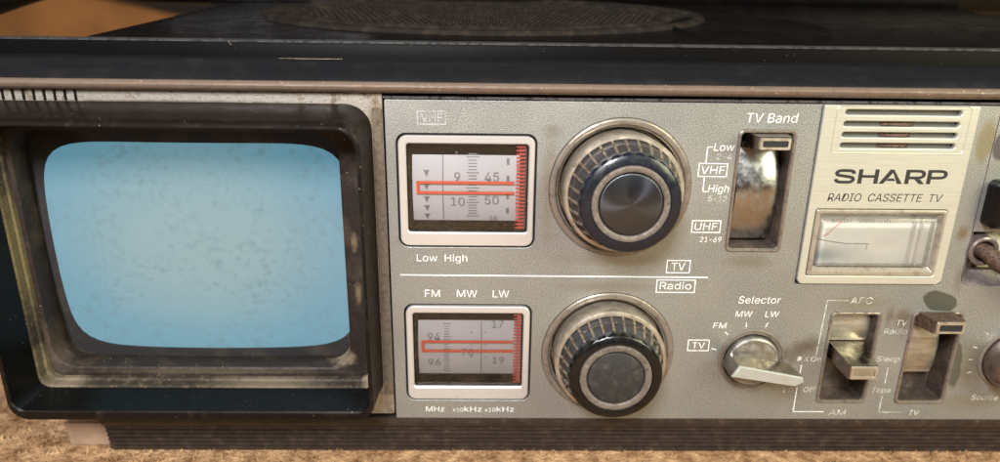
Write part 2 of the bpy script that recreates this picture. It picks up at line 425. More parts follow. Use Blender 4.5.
# ------------------------------------------------------------------ case
XR = 215
cb = B()
cb.box(-158, XR, -128, -16.2, -62, 47)                                # upper body
cb.box(-142, XR, -128, -16.2, -76, -62.2)
cb.build('case_body', M['black'])
# top of the case: front bevel, channel, ridge and a deck rising to the back
prof = [(2.2, 48.0), (1.2, 48.9), (-.5, 49.8), (-5.5, 52.8), (-7, 53.3), (-8.2, 53.0), (-9.5, 52.4), (-19, 53.0), (-20.2, 57.0), (-20.8, 58.0), (-21.8, 58.3), (-24, 58.0), (-24.0, 42), (2.2, 46)]
B().sweepx(-175, XR, prof[:8] + [(-19, 44), (2.2, 46)]).build('top_edge', M['bevel'], smooth=True)
B().sweepx(-168, XR, [(-19.2, 50), (-19.6, 55.8), (-20.4, 57.6), (-21.6, 58.3), (-23.4, 58.2), (-24.6, 57.4), (-24.6, 50)]).build('top_ridge', M['ridge'], smooth=True)
B().sweepx(-168, XR, [(-20.2, 57.5), (-20.5, 58.1), (-21.1, 58.45), (-21.3, 58.2)]).build('ridge_highlight', mat('grey_ridge_highlight', (.032, .03, .029), .45, .2, grime=((.01, .009, .009), .35, .40, .6, .95), stretch=(.1, 1, 1)), smooth=True)  # thin paler strip that paints in the highlight along the ridge
dk = B()
n = 40
def deck_left(t): return -147 + 30 * t
rings = []
for k in range(21):
    t = k / 20; d = -24 - 100 * t; z = 57.2 + 14.2 * t
    xl = deck_left(t)
    rings.append([(xl - 3, d, 44), (xl, d, z - 2.2), (xl + 3, d, z - .5), (xl + 10, d, z), (XR - 1, d, z), (XR, d, 44)])
dk.loft(rings, cap0=True, cap1=True).build('top_deck', M['black'], smooth=True)
def on_deck(x, t, up=0):                    # point on the sloping deck
    return (x, -24 - 100 * t, 57.2 + 14.2 * t + up)
# oval speaker grille on the deck
g = B()
def oval(cx, rx, t0, t1, up, seg=96):
    tc_, rt = (t0 + t1) / 2, (t1 - t0) / 2
    return [on_deck(cx + rx * math.cos(2 * PI * i / seg), tc_ + rt * math.sin(2 * PI * i / seg), up) for i in range(seg)]
g.loft([oval(-6, 90, .16, 1.0, 0), oval(-6, 89, .17, .99, 1.3), oval(-6, 86, .195, .97, 1.5), oval(-6, 84, .21, .955, .4), oval(-6, 79, .255, .92, .4),
        oval(-6, 78, .265, .91, 1.2), oval(-6, 75, .29, .885, 1.3), oval(-6, 73.5, .305, .87, .3)], cap1=True)
sg = g.build('speaker_grille', M['grillemesh'], smooth=True)
gm = B()
for j in range(16):
    for i in range(60):
        x = -80 + i * 2.6 + (j % 2) * 1.3; t = .31 + j * .035
        if ((x + 6) / 71) ** 2 + ((t - .585) / .27) ** 2 > 1: continue
        p = on_deck(x, t, .4)
        gm.loft([[(p[0] + r * math.cos(a * PI / 3), p[1] + r * .9 * math.sin(a * PI / 3), p[2] + u) for a in range(6)] for r, u in ((.95, 0), (.6, .7))], cap1=True)
gm.build('mesh_bumps', M['grillemesh'], sg)
g = B()
g.loft([oval(95, 31, .10, .62, 0), oval(95, 30, .115, .605, 1.0), oval(95, 28.5, .14, .58, 1.0), oval(95, 27, .16, .56, .2)], cap1=True)
g.build('oval_cover', M['black'], smooth=True)
# folded carry handle rising from behind the left end
def bar(pts, w, h, name, m, parent=ROOT):
    b = B(); rings = []
    for i, p in enumerate(pts):
        a = Vector(pts[max(i - 1, 0)]); c = Vector(pts[min(i + 1, len(pts) - 1)]); t = (c - a).normalized()
        side = Vector((0, 1, 0)); up = t.cross(side).normalized()
        rings.append([tuple(Vector(p) + side * (w * math.cos(q)) + up * (h * math.sin(q))) for q in [k * PI / 6 for k in range(12)]])
    b.loft(rings, cap0=True, cap1=True)
    return b.build(name, m, parent, smooth=True)
hd = bar([(-172, -70, 10), (-212, -72, 26), (-236, -75, 46), (-236, -78, 58), (-218, -80, 67.5), (-198, -86, 75.5), (-182, -94, 81.5), (-168, -104, 80), (-156, -112, 77.5), (-140, -118, 77.5), (-60, -124, 77.5), (60, -126, 78), (250, -126, 78)], 9, 9.5, 'carry_handle', M['black'])
B().lathe(-172, 12, [(9, -60), (9, -57.5), (7.5, -57)]).build('pivot', M['black'], hd, smooth=True)
b = B().box(-131, -60, -122, -112, 68, 92, bevel=2)
b.build('rear_catch', M['black'])
for x, t, r in ((-93, .93, 4.5),):
    p = on_deck(x, t, 1.5)
    B().loft([[(p[0] + r * math.cos(a * PI / 8) * q, p[1] + r * math.sin(a * PI / 8) * q, p[2] + u) for a in range(16)] for q, u in ((1, -1.5), (1, .3), (.7, .9), (.3, 1.2))], cap1=True).build('highlight_blob', M['tan'], smooth=True)  # small brown piece added in place of a blurred highlight

for pts in (((-92, 58.4, 21), (-89, 57.5, 20.3), (-86.5, 55.2, 19.6)), ((-70, 53.2, 10), (-60, 53.1, 10.4), (-50, 53.2, 10))):
    bar([(x, -dd, z) for x, z, dd in pts], .09, .09, 'lint', M['rib'])
# rounded trim bead above the panel
tp = [(-1, 44.25), (1.6, 44.3), (2.7, 44.8), (3.3, 45.6), (3.4, 46.3), (3.0, 47.0), (2.2, 47.6), (1.0, 48.0), (-1, 48.1)]
B().sweepx(-175, XR, tp, n=1).build('trim_bead', M['trim'], smooth=True)
B().box(-36.4, XR, -1.6, -.4, 42.45, 43.15).build('seam_strip', M['seam'])
# bottom lip and ribbed base
B().sweepx(-142, XR, [(-.4, -70.8), (-.3, -72.2), (-1.2, -74.6), (-2.6, -76.2), (-16, -76.2), (-16, -70.8)]).build('bottom_lip', M['base'], smooth=True)
bs = [(-3.4, -76.4)]
for k in range(6):
    z = -76.6 - k * 1.9; d = -3.0 - k * .25
    bs += [(d, z), (d - .15, z - 1.0), (d - 1.3, z - 1.25), (d - 1.3, z - 1.75)]
bs += [(-4.4, -88.3), (-110, -88.3), (-110, -76.4)]
B().sweepx(-142, XR, bs).build('base', M['base'])
B().box(-159, -142.6, -34, -7, -88, -77, bevel=1).build('foot', M['foot'])

# ------------------------------------------------------------------ screen side
fr = sheet('screen_frame', rr(-165, -36.7, -68.6, 44, .4, 0), [rr(-161, -40.2, -61.8, 40.6, (6, 6, 8, 6), 0)], .3, 2, M['strip'])
B().box(-39.9, -36.75, -.5, .62, -61, 39.5, bevel=.25).build('frame_edge', M['corroded'], fr)
rb = B()
for k in range(8):
    x = -151.5 + k * 3.12
    rb.loft([[(x, .32, 44), (x + .9, .32, 44), (x + .9, .32, 40.9), (x, .32, 40.9)], [(x + .15, .6, 43.9), (x + .75, .6, 43.9), (x + .75, .6, 40.9), (x + .15, .6, 40.9)]], cap1=True)
rb.build('ribbing', M['hood'], fr)

hood = B()
H = lambda x0, x1, z0, z1, r, d: rr(x0, x1, z0, z1, r, d, 10)
hood.loft([H(-161.2, -40.0, -62, 40.8, (6, 6, 8, 6), -.2), H(-161.0, -40.2, -62, 40.4, (6, 6, 8, 6), .9), H(-160.8, -40.6, -61.8, 39.4, (6, 6, 8, 6), 3.5), H(-160.5, -41, -61.7, 37.6, (6, 6, 8, 6), 13), H(-160.2, -41.3, -61.5, 36.9, (6, 5.5, 7, 6), 15.4), H(-159.4, -41.9, -60.6, 36.3, (5.5, 5, 6.5, 5.5), 16),
           H(-159.0, -42.2, -58.4, 35.7, (5, 4, 6.5, 5), 16.1), H(-158.6, -42.5, -57.9, 35.3, (4.5, 3.6, 6, 4.5), 15.6)], cap1=False)
ho = hood.build('screen_hood', M['hood'], smooth=True)
B().loft([H(-158.6, -42.5, -57.9, 35.3, (4.5, 3.6, 6, 4.5), 15.55), H(-158.4, -43, -57.7, 35.1, (4, 3.4, 5.5, 4), 1.6)], cap1=False).build('inner_wall', M['hoodin'], ho, smooth=True)
B().loft([H(-158.4, -43, -57.7, 35.1, (4, 3.4, 5.5, 4), 1.58), H(-158, -43.6, -57.2, 34.8, (4, 3.4, 5.5, 4), .9), H(-157.9, -44.4, -57.1, 34.6, 4, -1.9), H(-157.3, -45, -56.3, 34.2, 4, -2.4), H(-157.2, -45, -56.2, 34.0, 4, -4)], cap1=False).build('ledge', M['ledge'], ho)
mk = B()
mk.loft([H(-158.6, -43.6, -57.6, 35, 4, -3.9), H(-156.6, -51.3, -53.6, 31.4, 8, -4.1), H(-156.0, -51.9, -53.0, 30.8, 8, -4.6), H(-155.2, -52.6, -52.2, 30.2, 8, -9.5), H(-157, -50, -54, 32, 8, -15.5)], cap1=False)
mko = mk.build('screen_mask', M['mask'], smooth=True)
def face(hw, hh, cx, cz, lift, e=7.0, nr=16, seg=120):
    b = B(); rings = []
    for k in range(nr, 0, -1):
        q = k / nr; ring = []
        for i in range(seg):
            a = 2 * PI * i / seg; c, s_ = math.cos(a), math.sin(a)
            r = (abs(c) ** e + abs(s_) ** e) ** (-1 / e)
            u, v = c * r * q, s_ * r * q
            x, z = cx + u * hw, cz + v * hh
            dd = -8.6 + lift - 3.1 * ((x + 102) / 50.5) ** 2 - 3.1 * ((z + 10) / 37) ** 2
            ring.append((x, dd, z))
        rings.append(ring)
    b.loft(rings, cap1=True)
    return b
tb = face(56, 45.5, -104, -11.5, 0, 8).build('picture_tube', M['tube'], smooth=True)
face(50.6, 37.6, -102, -11.8, .12, 7.0).build('lit_picture', M['phosphor'], tb, smooth=True)

# ------------------------------------------------------------------ control panel
K1 = (38.3, 14.5); K2 = (37.9, -44.4)
holes = [rr(-33, 11.4, -5.8, 31.9, 3.2, 0), rr(-32.2, 11.3, -63.3, -26.1, 3.2, 0), circ(*K1, 22.9), circ(*K2, 22.9),
         rr(74.4, 92.8, -6.5, 34, 1.8, 0), rr(113.7, 131.4, -63.8, -28.2, 1.8, 0), rr(142, 160, -64, -28, 1.8, 0),
         rr(99.4, 149, -18, 42, .6, 0), circ(88.2, -46.4, 9.6), rr(155.6, 214, -18.2, 41.9, 3.5, 0), circ(180, -45.8, 11.2)]
panel = sheet('control_panel', rr(-36.1, 214.5, -70.6, 42.1, .5, 0), holes, 0, 1.6, M['panel'])

def window(x0, x1, z0, z1, ox0, ox1, oz0, oz1, name='tuning_window'):
    b = B()
    b.loft([rr(x0 + .75, x1 - .75, z0 + .75, z1 - .75, 2.7, -1.5), rr(x0 + .75, x1 - .75, z0 + .75, z1 - .75, 2.7, .35), rr(x0 + 1.0, x1 - 1.0, z0 + 1.0, z1 - 1.0, 2.5, .6),
            rr(ox0 - .35, ox1 + .35, oz0 - .35, oz1 + .35, 1.2, .6), rr(ox0, ox1, oz0, oz1, 1.0, .3), rr(ox0, ox1, oz0, oz1, 1.0, -.4)], cap1=False)
    f = b.build(name, M['bright'], ROOT, smooth=True)
    return f
def sub(o, b, name, m, **k): return b.build(name, m, o, **k)
B().box(-34, 12.4, -15.5, -14.5, -66, 33.2).build('dial_housing', M['dark'])
B().loft([rr(-33.6, 12, -6.4, 32.5, 3, -1.62), rr(-32.1, 10.5, -5, 31, 2.6, -1.6)], cap1=False).build('window_gap_shadow', M['dark'])  # black ring laid in the gap, standing in for its shade
B().loft([rr(-32.8, 11.9, -63.9, -25.5, 3, -1.62), rr(-31.3, 10.4, -62.4, -27, 2.6, -1.6)], cap1=False).build('window_gap_shadow', M['dark'])  # same painted gap shade round the lower window

def dial(ox0, ox1, oz0, oz1, lz0, lz1, ptr, tickx, which):
    fr_ = window(*(( -33, 11.4, -5.8, 31.9) if which == 1 else (-32.2, 11.3, -63.3, -26.1)), ox0, ox1, oz0, oz1)
    # dark tunnel
    B().loft([rr(ox0, ox1, oz0, oz1, 1, -.41), rr(ox0 + .6, ox1 - .6, oz0 + .6, oz1 - .6, .8, -1.2), rr(ox0 + .7, ox1 - .7, oz0 + .7, oz1 - .7, .8, -14)], cap1=False).build('window_surround', M['black'], fr_)
    # curved paper scale drum
    zc = (lz0 + lz1) / 2; hz = (lz1 - lz0) / 2
    b = B(); R = 34.0; prof = []
    amax = math.asin(min(.99, hz / R))
    prof = [(-2.0 - (R - R * math.cos(a)), zc + R * math.sin(a)) for a in [(-1 + 2 * k / 16) * amax for k in range(17)]]
    sd = lambda z: -2.0 - (R - math.sqrt(R * R - (z - zc) ** 2))
    b.sweepx(ox0 + 1.5, tickx + 1.2, prof, close=False)
    dr = b.build('scale_drum', M['scale'], fr_, smooth=True)
    ink = bmesh.new()
    def t(s, x, z, h, **k): text_into(ink, s, x, z - h / 2, h, lambda q_: sd(q_) + .35, **k)
    def q(x0, x1, z0, z1):
        if z1 - z0 > 3:
            n_ = 12
            for i_ in range(n_): q(x0, x1, z0 + (z1 - z0) * i_ / n_, z0 + (z1 - z0) * (i_ + 1) / n_)
            return
        ink.faces.new([ink.verts.new((x * S, -(sd(z) + .2) * S, z * S)) for x, z in ((x0, z0), (x1, z0), (x1, z1), (x0, z1))])
    if which == 1:
        for s, x, z in (('9', -13.9, 17.5), ('10', -13.8, 9.3), ('45', -2.8, 17.6), ('50', -2.8, 9.9)): t(s, x, z, 2.9)
        t('8', -14.2, 25.0, 1.0); t('55', -2.2, 3.4, 1.6)
        for k in range(22): q(-10.4 if k % 5 else -11, -7.6 if k % 5 else -6.8, 4.0 + k * .98, 4.28 + k * .98)
        q(-18.7, -18.4, 3.0, 24.3)
        for z in (18.6, 14.2, 10.0, 6.9, 3.9):
            ink.faces.new([ink.verts.new((x * S, -(sd(zz) + .2) * S, zz * S)) for x, zz in ((-24.8, z + 1), (-23.8, z - 1.1), (-22.8, z + 1))])
        for z in (22.4, 17, 11.2, 6.2): q(1.9, 2.8, z - 1, z + 1)
    else:
        for s, x, z in (('94', -22.4, -39.4), ('96', -22.4, -49.3), ('70', -10.7, -45.2), ('17', -.3, -34.9), ('19', 0, -48.4)): t(s, x, z, 2.7)
        for k in range(21): q(-18.9 if k % 5 else -19.3, -17.1 if k % 5 else -16.5, -53.4 + k * .92, -53.15 + k * .92)
        q(-24.2, -20.3, -44.7, -44.4); q(-6.1, -5.8, -54.3, -34.2)
        for z in (-42.5, -47.2, -38): q(-9.9, -8.9, z, z + .25); q(-5, -4, z, z + .25)
    me = bpy.data.meshes.new('scale_print'); ink.to_mesh(me); ink.free()
    link('scale_print', me, M['scale_ink'], fr_)
    # orange pointer outline, open at its right end
    px0, px1, pz0, pz1 = ptr; w = .85
    b = B(); b.box(px0, px1, -1.5, -1.15, pz1 - w, pz1); b.box(px0, px1, -1.5, -1.15, pz0, pz0 + w); b.box(px0, px0 + w, -1.5, -1.15, pz0 + w, pz1 - w)
    b.build('pointer', M['orange'], fr_)
    # red tick ladder
    b = B(); zz = oz0 + 1
    while zz < oz1 - .8:
        b.box(tickx, tickx + 2.9, -1.35, -1.25, zz, zz + .48); zz += 1.22
    b.box(tickx + 1.1, tickx + 1.3, -1.45, -1.36, oz0 + 1, oz1 - 1)
    b.build('red_ticks', M['redink'], fr_)
    B().box(tickx + 1.3, ox1 - .6, -2.6, -2.1, oz0 + .7, oz1 - .7).build('tick_strip', mat('tick_strip', (.10, .06, .06) if which == 1 else (.40, .26, .26), .5, 0, vary=.2), fr_)
    B().box(ox0 + .05, ox1 - .05, -1.0, -.5, oz0 + .05, oz1 - .05).build('window_pane', M['clear'], fr_)
dial(-29.8, 8.8, -.5, 28.7, 2.4, 24.3, (-27, 4.4, 12.0, 16.2), 4.9, 1)
dial(-29.3, 8.4, -57.6, -29.3, -54.6, -33.8, (-26.7, 5.0, -44.9, -40.5), 5.2, 2)

# knobs ---------------------------------------------------------------
def tuning_knob(cx, cz, capm, hi, ringw, label, face_m):
    col = B().lathe(cx, cz, [(22.8, -1), (22.8, .35), (22.3, .75), (21.6, .8), (20.9, .6), (20.4, -.4), (20.0, -.6)], cap=False).build('tuning_knob_collar', M['collar'], ROOT, smooth=True)
    B().lathe(cx, cz, [(20.0, -.6), (19.6, -3.5), (19.2, -6.2), (10, -6.6)], cap=True).build('dish', M['chrome'], col, smooth=True)
    body = B().lathe(cx, cz, [(15.4, -6.5), (18.6, -5), (18.9, 5.0), (18.9, 6.6), (18.4, 7.2), (17.6, 7.3), (17.1, 6.7), (17.0, 6.0)], cap=False).build('tuning_knob', M['flange'], smooth=True, label=label)
    B().lathe(cx, cz, [(17.5, 6.0), (15.0, hi - 2.8), (14.7, hi - 2.4)], cap=False).build('grip', M['barrel'], body, smooth=True)
    r = B()
    for k in range(28):
        a = 2 * PI * k / 28 + .06; w = .5
        rings = []
        for rad, d in ((18.0, 6.2), (16.0, hi - 4.2), (15.3, hi - 2.9)):
            c, s_ = math.cos(a), math.sin(a)
            rings.append([(cx + (rad + o) * c - w2 * s_, d, cz + (rad + o) * s_ + w2 * c) for o, w2 in ((-.9, -w), (0, -w * .6), (0, w * .6), (-.9, w))])
        r.loft(rings, cap0=True, cap1=True)
    r.build('grip_ribs', M['rib'], body)
    B().lathe(cx, cz, [(16.5, 9.6), (16.95, 9.75), (16.9, 10.1), (16.3, 10.3)], cap=False).build('grip_band', M['barrel_dark'], body, smooth=True)
    fp = []
    seg = 192
    rings = []
    for rad, d, sc_ in ((14.9, hi - 3.6, .16), (15.4, hi - 3.0, .16), (15.35, hi - 1.6, .12), (15.1, hi - .7, .03), (14.5, hi - .2, 0), (12.1, hi + .1, 0), (11.8, hi - .3, 0)):
        rings.append([(cx + (rad + sc_ * (math.cos(26 * 2 * PI * i / seg))) * math.cos(2 * PI * i / seg), d, cz + (rad + sc_ * math.cos(26 * 2 * PI * i / seg)) * math.sin(2 * PI * i / seg)) for i in range(seg)])
    B().loft(rings, cap1=False).build('front_ring', face_m, body, smooth=True)
    B().lathe(cx, cz, [(11.8, hi - .35), (11.65, hi + .1), (11.3, hi + .25), (ringw + .4, hi + .2), (ringw, hi - .1), (ringw, hi - .8)], cap=False).build('silver_ring', M['ring'], body, smooth=True)
    # cap is its own object with centred origin so its spun finish turns round its own axis
    o = B().lathe(0, 0, [(ringw, hi - .8), (ringw - .35, hi - .75), (ringw - .6, hi - .1), (ringw - .9, hi + .05)], cap=True).build('cap', capm, body, smooth=True)
    o.location = (cx * S, 0, cz * S)
    return body
tuning_knob(*K1, M['cap'], 18.2, 9.9, 'large TV tuning knob with a spun dark metal centre', M['navy'])
tuning_knob(*K2, M['cap_dusty'], 17.0, 9.6, 'large radio tuning knob with a dusty black centre', M['gloss'])

# brand plate ------------------------------------------------------------
slots = [rr(106.5, 143.1, z - .85, z + .85, .8, 0, 5) for z in (40.0 - .1, 36.3, 32.9, 29.5)]
plate = sheet('brand_plate', rr(99.75, 148.6, -17.6, 42.05, (2, 2, .5, .5), 0), [rr(102.2, 145.4, -14.5, 8.7, .8, 0)] + slots, .9, 1.9, M['plate'], bevel=.3)
B().loft([rr(99.2, 149.1, -18.1, 42.3, (2, 2, .5, .5), -1.65), rr(100, 148, -17, 41, 1, -1.6)], cap1=False).build('plate_gap_shadow', M['dark'])  # black ring that puts the shade into the gap round the plate
B().box(105, 145, -1.4, -1.1, 27, 42).build('grille_backing', M['grille'], plate)
sp = [(104.2, 26.6), (145.2, 26.6)]
b = B()
outer = rr(103.6, 146.0, 26.9, 42.0, 1.6, .92); inner = rr(103.9, 145.7, 27.2, 41.8, 1.4, .92)
b.loft([outer, [(p[0], 1.02, p[2]) for p in rr(103.75, 145.85, 27.05, 41.9, 1.5, 1)], inner], cap1=False)
b.build('grille_border', mat('soft_border', (.50, .48, .40), .4, .6), plate)
# rusty wear inside three slots
b = B()
for z, x0, x1 in ((36.3, 119, 129.5), (32.9, 119, 129), (29.5, 119, 129)):
    b.loft([[(x0, -.9, z - .7), (x1, -.9, z - .7), (x1, -.9, z + .7), (x0, -.9, z + .7)], [(x0 + 1, -.3, z - .5), (x1 - 2, .1, z - .55), (x1 - .3, -.2, z + .5), (x0 + 2, -.5, z + .3)]], cap1=True)
b.build('rust_patch', M['rust'], plate)
# printed name on the plate, built as shapes
nm = Ink(.93)
def ribbon(ink, pts, wx, wz, smooth=True):
    P = [Vector(p) for p in pts]
    if smooth:
        Q = []
        for i in range(len(P) - 1):
            a_, b_, c_, e_ = P[max(i - 1, 0)], P[i], P[i + 1], P[min(i + 2, len(P) - 1)]
            for k in range(6):
                t = k / 6
                Q.append(.5 * ((2 * b_) + (c_ - a_) * t + (2 * a_ - 5 * b_ + 4 * c_ - e_) * t * t + (3 * b_ - a_ - 3 * c_ + e_) * t ** 3))
        P = Q + [P[-1]]
    L_, R_ = [], []
    for i, p in enumerate(P):
        t = (P[min(i + 1, len(P) - 1)] - P[max(i - 1, 0)]).normalized(); n = Vector((-t.y, t.x))
        o = Vector((n.x * wx / 2, n.y * wz / 2)); L_.append(p + o); R_.append(p - o)
    for i in range(len(P) - 1): ink.quad([L_[i], L_[i + 1], R_[i + 1], R_[i]])
NX, NZ, SX = 106.25, 17.2, 1.0
def Q(pts, ox): return [(NX + ox + x, NZ + z) for x, z in pts]
ribbon(nm, Q([(6.25, 3.2), (6.0, 3.85), (5.1, 4.18), (3.5, 4.25), (1.8, 4.18), (.85, 3.75), (.8, 3.15), (1.4, 2.72), (3.45, 2.42), (5.5, 2.08), (6.15, 1.6), (6.05, .95), (5.2, .52), (3.5, .45), (1.8, .5), (.95, .85), (.7, 1.5)], 0), 1.25, .95)
for x in (7.7, 12.9): nm.quad(Q([(x, 0), (x + 1.35, 0), (x + 1.35, 4.7), (x, 4.7)], 0))
nm.quad(Q([(9.05, 1.95), (12.9, 1.95), (12.9, 2.85), (9.05, 2.85)], 0))
nm.quad(Q([(14.6, 0), (16.1, 0), (18.75, 3.7), (17.75, 4.7)], 0)); nm.quad(Q([(17.75, 4.7), (18.75, 3.7), (18.9, 4.7)], 0))
nm.quad(Q([(20.6, 0), (22.2, 0), (18.9, 4.7), (18.75, 3.7)], 0)); nm.quad(Q([(16.9, .95), (19.95, .95), (19.3, 1.8), (17.55, 1.8)], 0))
for ox in (22.9, 29.95):
    nm.quad(Q([(0, 0), (1.35, 0), (1.35, 4.7), (0, 4.7)], ox))
    ribbon(nm, Q([(1.35, 4.25), (3.2, 4.25), (4.9, 4.15), (5.75, 3.6), (5.75, 2.7), (4.9, 2.15), (3.2, 2.05), (1.35, 2.05)], ox), 1.25, .9)
nm.quad(Q([(3.0, 1.6), (4.9, 1.6), (6.5, 0), (4.8, 0)], 22.9))
nm.build('name_print', M['blackink'], plate)
Ink(.93).text('RADIO  CASSETTE  TV', 105.3, 11.35, 2.55, width=37.0, align='l', shear=.16).build('lettering', M['blackink'], plate)

mt = B()
mt.loft([rr(102.35, 145.25, -14.35, 8.55, .8, -1), rr(102.35, 145.25, -14.35, 8.55, .8, 1.1), rr(102.7, 144.9, -14.0, 8.2, .7, 1.4), rr(103.6, 144.3, -13.0, 7.6, .6, 1.4), rr(104.3, 143.6, -12.2, 6.9, .6, .2), rr(105.0, 143.2, -11.4, 6.1, .5, -.5), rr(105.0, 143.2, -11.4, 6.1, .5, -5.2)], cap1=False)
mto = mt.build('meter', mat('smoky_meter_frame', (.36, .32, .26), .25, .45, grime=((.16, .12, .08), .3, .5, .66, .6), coat=.5, rvar=.2), ROOT, smooth=True)
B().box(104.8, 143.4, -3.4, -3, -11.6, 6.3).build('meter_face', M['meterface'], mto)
ik = Ink(-2.9)
for k in range(11):
    x = 105.2 + k * 1.7; z = -2.6 - 1.9 * math.sin(min(1, k / 8) * PI / 2); x2 = x + 1.7; z2 = -2.6 - 1.9 * math.sin(min(1, (k + 1) / 8) * PI / 2)
    ik.line(x, z, x2, z2, .3)
ik.line(123.2, -4.5, 123.2, -6.5, .25)
ik.text('BATTERY · TUNING-LEVEL', 110, 3.0, 1.15, width=20, align='l')
ik.build('meter_print', M['greyink'], mto)
Ink(-2.6).line(108.2, -2.0, 115, 5.6, .35).line(107.6, -1.6, 109.4, -1.0, .3).build('needle', M['pinkink'], mto)
B().box(137.0, 137.7, -2.98, -1.6, -11.2, 6.0).box(139.6, 140.1, -2.98, -1.5, -11.2, 6.0).build('meter_divider', M['bright'], mto)
B().loft([rr(105.1, 143.1, -11.3, 6.0, .5, -.6), rr(105.5, 142.7, -10.9, 5.6, .5, 1.0), rr(106.3, 142.0, -10.2, 4.9, .5, 1.25)], cap1=True).build('meter_cover', M['meterclear'], mto)

# sliders ---------------------------------------------------------------
def slot_pit(x0, x1, z0, z1, name):
    o = B().loft([rr(x0, x1, z0, z1, 1.8, -1.5), rr(x0, x1, z0, z1, 1.8, .3), rr(x0 + .3, x1 - .3, z0 + .3, z1 - .3, 1.6, .5), rr(x0 + .8, x1 - .8, z0 + .8, z1 - .8, 1.4, .4), rr(x0 + 1.1, x1 - 1.1, z0 + 1.1, z1 - 1.1, 1.3, -.3)], cap1=False).build(name, M['pitrim'], smooth=True)
    B().loft([rr(x0 + 1.1, x1 - 1.1, z0 + 1.1, z1 - 1.1, 1.3, -.3), rr(x0 + 2.2, x1 - 2.2, z0 + 2.0, z1 - 1.8, .8, -8), rr(x0 + 2.6, x1 - 2.6, z0 + 2.6, z1 - 2.2, .6, -8.2)], cap1=True).build('slot_well', M['pit'], o, smooth=True)
    return o
def rect(cx, cz, w, h, d, rot=0):
    c, s_ = math.cos(rot), math.sin(rot)
    return [(cx + x * c - z * s_, d, cz + x * s_ + z * c) for x, z in ((-w / 2, -h / 2), (w / 2, -h / 2), (w / 2, h / 2), (-w / 2, h / 2))]
def lever(parent, back, tip, d0, d1, m_side, recess=M['pit']):
    """back/tip = (cx, cz, w, h)"""
    b = B()
    b.loft([rect(*back, d0), rect(tip[0], tip[1], tip[2] * 1.0, tip[3], d1 - .4), rect(tip[0], tip[1], tip[2] - .5, tip[3] - .5, d1)], cap0=True, cap1=True)
    lv = b.build('lever', m_side, parent)
    fx, fz, fw, fh = tip
    f = B()
    o_ = rr(fx - fw / 2 + .2, fx + fw / 2 - .2, fz - fh / 2 + .2, fz + fh / 2 - .2, .5, d1 + .02); i_ = rr(fx - fw / 2 + 1.1, fx + fw / 2 - 1.1, fz - fh / 2 + 1.1, fz + fh / 2 - 1.1, .4, d1 + .5)
    f.loft([o_, [(p[0], d1 + .5, p[2]) for p in rr(fx - fw / 2 + .4, fx + fw / 2 - .4, fz - fh / 2 + .4, fz + fh / 2 - .4, .45, 0)], i_, [(p[0], d1 + .05, p[2]) for p in i_]], cap1=False)
    f.build('lever_tip', M['satin'], parent, smooth=True)
    B().box(fx - fw / 2 + 1.2, fx + fw / 2 - 1.2, d1 + .03, d1 + .2, fz - fh / 2 + 1.2, fz + fh / 2 - 1.2).build('tip_inset', recess, parent)
    return lv
s1 = slot_pit(74.4, 92.8, -6.5, 34, 'tv_band_switch')
# concave chrome saddle: shallow at its ends, deepest in the middle
def saddle(parent, x0, x1, z0, z1, depth, dd, m, n=24):   # barrel bulging towards the viewer
    b = B(); rings = []
    for k in range(n + 1):
        t = k / n; z = z0 + (z1 - z0) * t
        d = dd - depth * (1 - math.sin(PI * (.06 + .94 * t)) ** .9)
        inset = .9 * t
        rings.append([(x0, d - .2, z), (x0 + 1.2, d, z), ((x0 + x1) / 2, d + .04, z), (x1 - 1.2 - inset, d, z), (x1 - inset * .5, d - .9, z)])
    b.loft(rings, cap1=False, close=False)
    return b.build('saddle', m, parent, smooth=True)
saddle(s1, 76.2, 90.2, -3.5, 31, 5.5, -1.0, M['saddle'])
lever(s1, (84, 30.2, 14.0, 5.2), (82.9, 31.1, 10.0, 4.2), -7, 8, M['darkchrome'], M['dark'])
s2 = slot_pit(113.7, 131.4, -63.8, -28.2, 'afc_switch')
saddle(s2, 115.2, 129.8, -40, -29.4, .8, -1.8, M['plate_in'])
lever(s2, (122.3, -42.6, 14.0, 5.4), (120.9, -44.2, 9.4, 5.2), -7, 13, M['darkchrome'], M['plate_in'])
s3 = slot_pit(142.0, 160, -64, -28, 'sleep_switch')
saddle(s3, 143.4, 155.0, -52.5, -31, 1.6, -1.4, M['plate_in'])
lever(s3, (150.5, -31.4, 14.5, 5.6), (149.3, -29.6, 9.9, 4.6), -7, 9, M['rust'], M['dark'])

# selector ---------------------------------------------------------------
se = B().lathe(88.2, -46.4, [(11.5, .02), (11.4, .35), (11.0, .5), (10.7, .1), (10.4, .05), (10.2, .6), (9.9, .5), (9.5, -.5), (9.3, -1.5)], cap=False).build('selector_knob', M['collar'], smooth=True)
B().lathe(88.2, -46.4, [(9.3, -1.5), (9.25, 1.6), (9.0, 2.2), (8.4, 2.5), (7.9, 2.3), (6.0, 2.75), (3.0, 3.1), (1.0, 3.2)], cap=True).build('dial_disc', mat('dull_satin_disc', (.40, .385, .36), .3, 1, grime=((.13, .095, .065), .2, .42, .8, .75), rvar=.25, bump=(.3, .1), scratch=.4), se, smooth=True)
a = -.175
def bar_ring(L0, L1, h0, h1, d, dx=0, dz=0):
    c, s_ = math.cos(a), math.sin(a); cx, cz = 88.2 + dx, -46.4 + dz
    h0 *= 1.12; h1 *= 1.12
    pts = [(L0, -h0 / 2), (L1 - 2.2, -h1 / 2), (L1, h1 * .1), (L1 - .8, h1 / 2), (L0 + 1.5, h0 / 2)]
    return [(cx + x * c - z * s_, d, cz + x * s_ + z * c) for x, z in pts]
